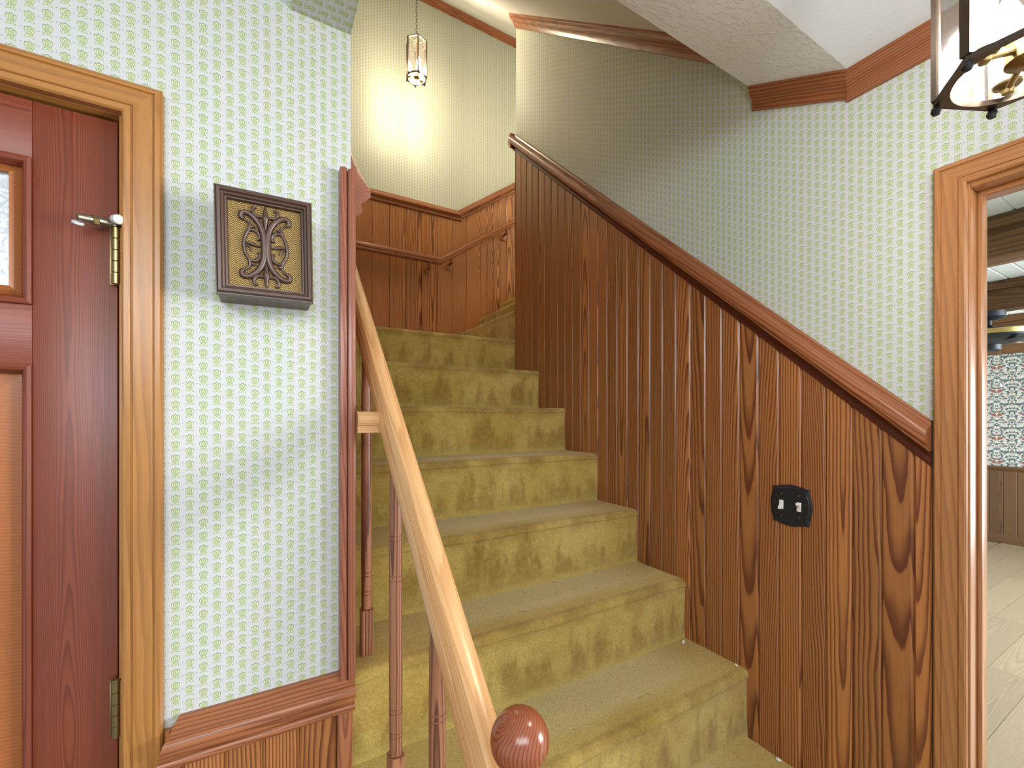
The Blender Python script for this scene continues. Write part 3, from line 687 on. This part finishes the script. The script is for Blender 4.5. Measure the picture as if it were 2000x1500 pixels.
# ------------------------------------------------------------------ light switch on the plank wall
sy, szz = .6445, H-.244; SF = WX-.0115
sw = empty('light_switch', (SF, sy, szz), label='black scalloped double switch plate with two white toggles on plank wall', cat='switch')
def outline(hwid, hhei, b):
    pts = []
    for (ax, ay, bx, by_, nx, ny) in ((-1, -1, 1, -1, 0, -1), (1, -1, 1, 1, 1, 0), (1, 1, -1, 1, 0, 1), (-1, 1, -1, -1, -1, 0)):
        for i in range(10):
            t = i/10; e = max(0, min(1, (t-.12)/.76)); k = math.sin(math.pi*e)*b if .12 < t < .88 else 0
            pts.append(((ax+(bx-ax)*t)*hwid+nx*k, (ay+(by_-ay)*t)*hhei+ny*k))
    return pts
bm = bmesh.new(); lay = []
for ins, x in ((0, 0), (0, -.0025), (.002, -.004), (.0045, -.0042), (.006, -.0058)):
    lay.append([bm.verts.new((x, u, v)) for u, v in outline(.047-ins, .050-ins, .0075 if ins < .004 else .006)])
for a, b in zip(lay, lay[1:]):
    for i in range(len(a)): bm.faces.new((a[i], a[(i+1) % len(a)], b[(i+1) % len(a)], b[i]))
bm.faces.new(lay[0][::-1]); bm.faces.new(lay[-1])
fin('switch_plate', bm, m_black, sw, Mz(SF, sy, szz))
for dy, upd in ((.023, -1), (-.023, 1)):
    bm = bmesh.new(); box(bm, -.0075, -.005, -.0055, .0055, -.0125, .0125, .0006)
    box(bm, -.018, -.006, -.004, .004, -.003, .003, .001)
    for v in bm.verts:
        if v.co.x < -.0105: v.co.z += upd*.009
    fin('toggle', bm, m_white, sw, Mz(SF, sy+dy, szz))
    for dz in (.030, -.030):
        bm = bmesh.new(); lathe(bm, [(.0035, 0), (.0035, .0008), (.0022, .0016), (0, .0017)], 12, Mz(SF-.0056, sy+dy, szz+dz) @ Matrix.Rotation(R(-90), 4, 'Y')); fin('screw', bm, m_bronze, sw)
# ------------------------------------------------------------------ next room
RW = 8.1
boxes('floor_next', [(1.38, RW+.1, -2.6, 2.05, -.05, -.006)], m_vinyl, kind='structure').name = 'floor.001'
fl2 = bpy.data.objects['floor.001']
for r in range(9):
    y0 = -.1+r*.19; x = 1.40-.35*((r*7) % 4)/4
    while x < RW:
        xa, xb = max(x, 1.381), min(x+1.3, RW)
        if xb-xa > .05: cbox('floor_plank', (xa+.001, xb-.001, y0+.001, y0+.189, -.006, 0), m_vinyl, fl2, 0, 'X')
        x += 1.3
boxes('wall_far', [(RW, RW+.1, -2.6, 2.15, 0, H+.95)], m_floral, kind='structure')
wf = bpy.data.objects['wall_far']
boxes('wall_next', [(1.38, RW+.1, 1.95, 2.05, 0, H+.95)], m_floral, kind='structure')
y = 2.049-.1
while y > -.2:
    plank(wf, (RW, y-.118, 0), .118, .11, H-.66, H-.66, (-1, 0, 0), (0, 1, 0), m_wains2, bev=.006, th=.014); y -= .118
sweep('baseboard_far', [(0, 0), (.02, 0), (.02, .09), (.012, .11), (0, .11)], (RW, -2.6, 0), (RW, 1.95, 0), (-1, 0, 0), (0, 0, 1), m_wains2, kind='structure')
sweep('trim_7', [(0, 0), (.05, 0), (.05, -.02), (.03, -.05), (.02, -.06), (0, -.06)], (RW, -2.6, H-.615), (RW, 1.95, H-.615), (-1, 0, 0), (0, 0, 1), m_wains2, kind='structure')
m_cplank = plain('white_ceiling_plank', (.72, .80, .80), .45)
boxes('ceiling_next', [(1.38, RW+.1, -2.6, 2.05, H+.868, H+.95)], m_cplank, kind='structure').name = 'ceiling.002'
cn = bpy.data.objects['ceiling.002']
y = -.3
while y < 1.9:
    bm = bmesh.new(); wd = .088
    pr = [(0, .006), (.006, 0), (wd-.006, 0), (wd, .006), (wd, .014), (0, .014)]
    A = [bm.verts.new((0, a, b)) for a, b in pr]; B = [bm.verts.new((RW-1.4, a, b)) for a, b in pr]
    for i in range(6): bm.faces.new((A[i], A[(i+1) % 6], B[(i+1) % 6], B[i]))
    bm.faces.new(A); bm.faces.new(B); fin('ceiling_plank', bm, m_cplank, cn, Mz(1.39, y, H+.854)); y += .0885
for bx in (2.70, 4.0, 5.40, 6.80):
    cbox('beam', (bx, bx+.16, -2.6, 1.95, H+.68, H+.853), m_beam, cn, .004, 'Y')
    cbox('beam_moulding', (bx-.025, bx, -2.6, 1.95, H+.80, H+.853), m_beam, cn, .006, 'Y')
# ceiling fan below the second beam
fx, fyy, fz = 4.08, .868, H+.68
fan = empty('ceiling_fan', (fx, fyy, fz), label='dark ceiling fan with brass band under the beam through the doorway', cat='ceiling fan')
def fl(name, pr, mat, seg=32): bm = bmesh.new(); lathe(bm, pr, seg, Mz(fx, fyy, fz)); return fin(name, bm, mat, fan)
fl('canopy', [(0, 0), (.078, 0), (.078, -.035), (.055, -.05), (.02, -.056), (0, -.056)], m_fan)
fl('downrod', [(.016, -.05), (.016, -.085), (.03, -.095), (.045, -.12)], m_fan, 16)
fl('motor_housing', [(.04, -.11), (.15, -.118), (.195, -.125), (.197, -.17), (.18, -.185), (.11, -.21), (.07, -.215), (0, -.215)], m_fan)
fl('brass_band', [(.196, -.128), (.200, -.130), (.200, -.160), (.196, -.162)], m_fanband)
fl('switch_housing', [(.06, -.21), (.06, -.245), (.045, -.255), (0, -.256)], m_fan)
for i in range(4):
    a = R(50+90*i); Ma = Mz(fx, fyy, fz-.20) @ Matrix.Rotation(a, 4, 'Z') @ Matrix.Rotation(R(10), 4, 'X')
    bm = bmesh.new(); pts = [(.2, -.045), (.3, -.06), (.6, -.068), (.66, -.05), (.68, 0), (.66, .05), (.6, .068), (.3, .06), (.2, .045)]
    A = [bm.verts.new((u, v, 0)) for u, v in pts]; B = [bm.verts.new((u, v, .006)) for u, v in pts]
    bm.faces.new(A); bm.faces.new(B)
    for j in range(len(pts)): bm.faces.new((A[j], A[(j+1) % 9], B[(j+1) % 9], B[j]))
    box(bm, .10, .24, -.015, .015, 0, .006); fin('blade', bm, m_blade, fan, Ma)
bm = bmesh.new()
px_, py_ = fx-.02, fyy-.055
for j in range(36): lathe(bm, [(0, -.0028), (.0026, 0), (0, .0028)], 6, Mz(px_, py_, fz-.25-j*.006))
fin('pull_chain', bm, m_fanband, fan)
bm = bmesh.new(); lathe(bm, [(0, -.015), (.008, -.012), (.011, -.003), (.007, .007), (.003, .012), (0, .013)], 12, Mz(px_, py_, fz-.475)); fin('chain_pull', bm, m_rubber, fan)
# ------------------------------------------------------------------ litter on the steps
def chip(x, y, z, s, rot, label):
    bm = bmesh.new(); pts = [(-1, -.2), (-.4, -.6), (.5, -.5), (1, .1), (.3, .6), (-.5, .4)]
    A = [bm.verts.new((u*s, v*s, 0)) for u, v in pts]; B = [bm.verts.new((u*s*.8, v*s*.7, s*(.5+.25*u))) for u, v in pts]
    bm.faces.new(A[::-1]); bm.faces.new(B)
    for j in range(6): bm.faces.new((A[j], A[(j+1) % 6], B[(j+1) % 6], B[j]))
    return fin('paint_chip', bm, m_chip, None, Mz(x, y, z) @ Matrix.Rotation(rot, 4, 'Z'), label=label, cat='paint chip')
chip(1.236, .972, NZ[4]+.001, .009, .3, 'white paint chip in the corner of the step, farthest of three')
chip(1.262, .800, NZ[4]+.001, .006, 1.2, 'white paint chip against the plank wall at the nosing, middle one')
chip(1.259, .672, NZ[3]+.001, .008, 2.1, 'white paint chip on the lowest visible step beside the planks')
bm = bmesh.new(); rr = random.Random(3)
for k, n in ((4, 8), (5, 9), (6, 4)):
    for _ in range(n):
        x = rr.uniform(.45, 1.15); y = rr.uniform(NY[k]+.06, NY[k+1]-.006); a = rr.uniform(0, 3.1); L = rr.uniform(.004, .010)
        p = Vector((x, y, NZ[k]+.0015)); tube(bm, [p-Vector((math.cos(a), math.sin(a), 0))*L, p+Vector((math.cos(a), math.sin(a), .1))*L], .0005, 4)
fin('needle_litter', bm, m_needle, None, label='scattered dry needles and crumbs lying on the carpeted treads', cat='litter', kind='stuff')
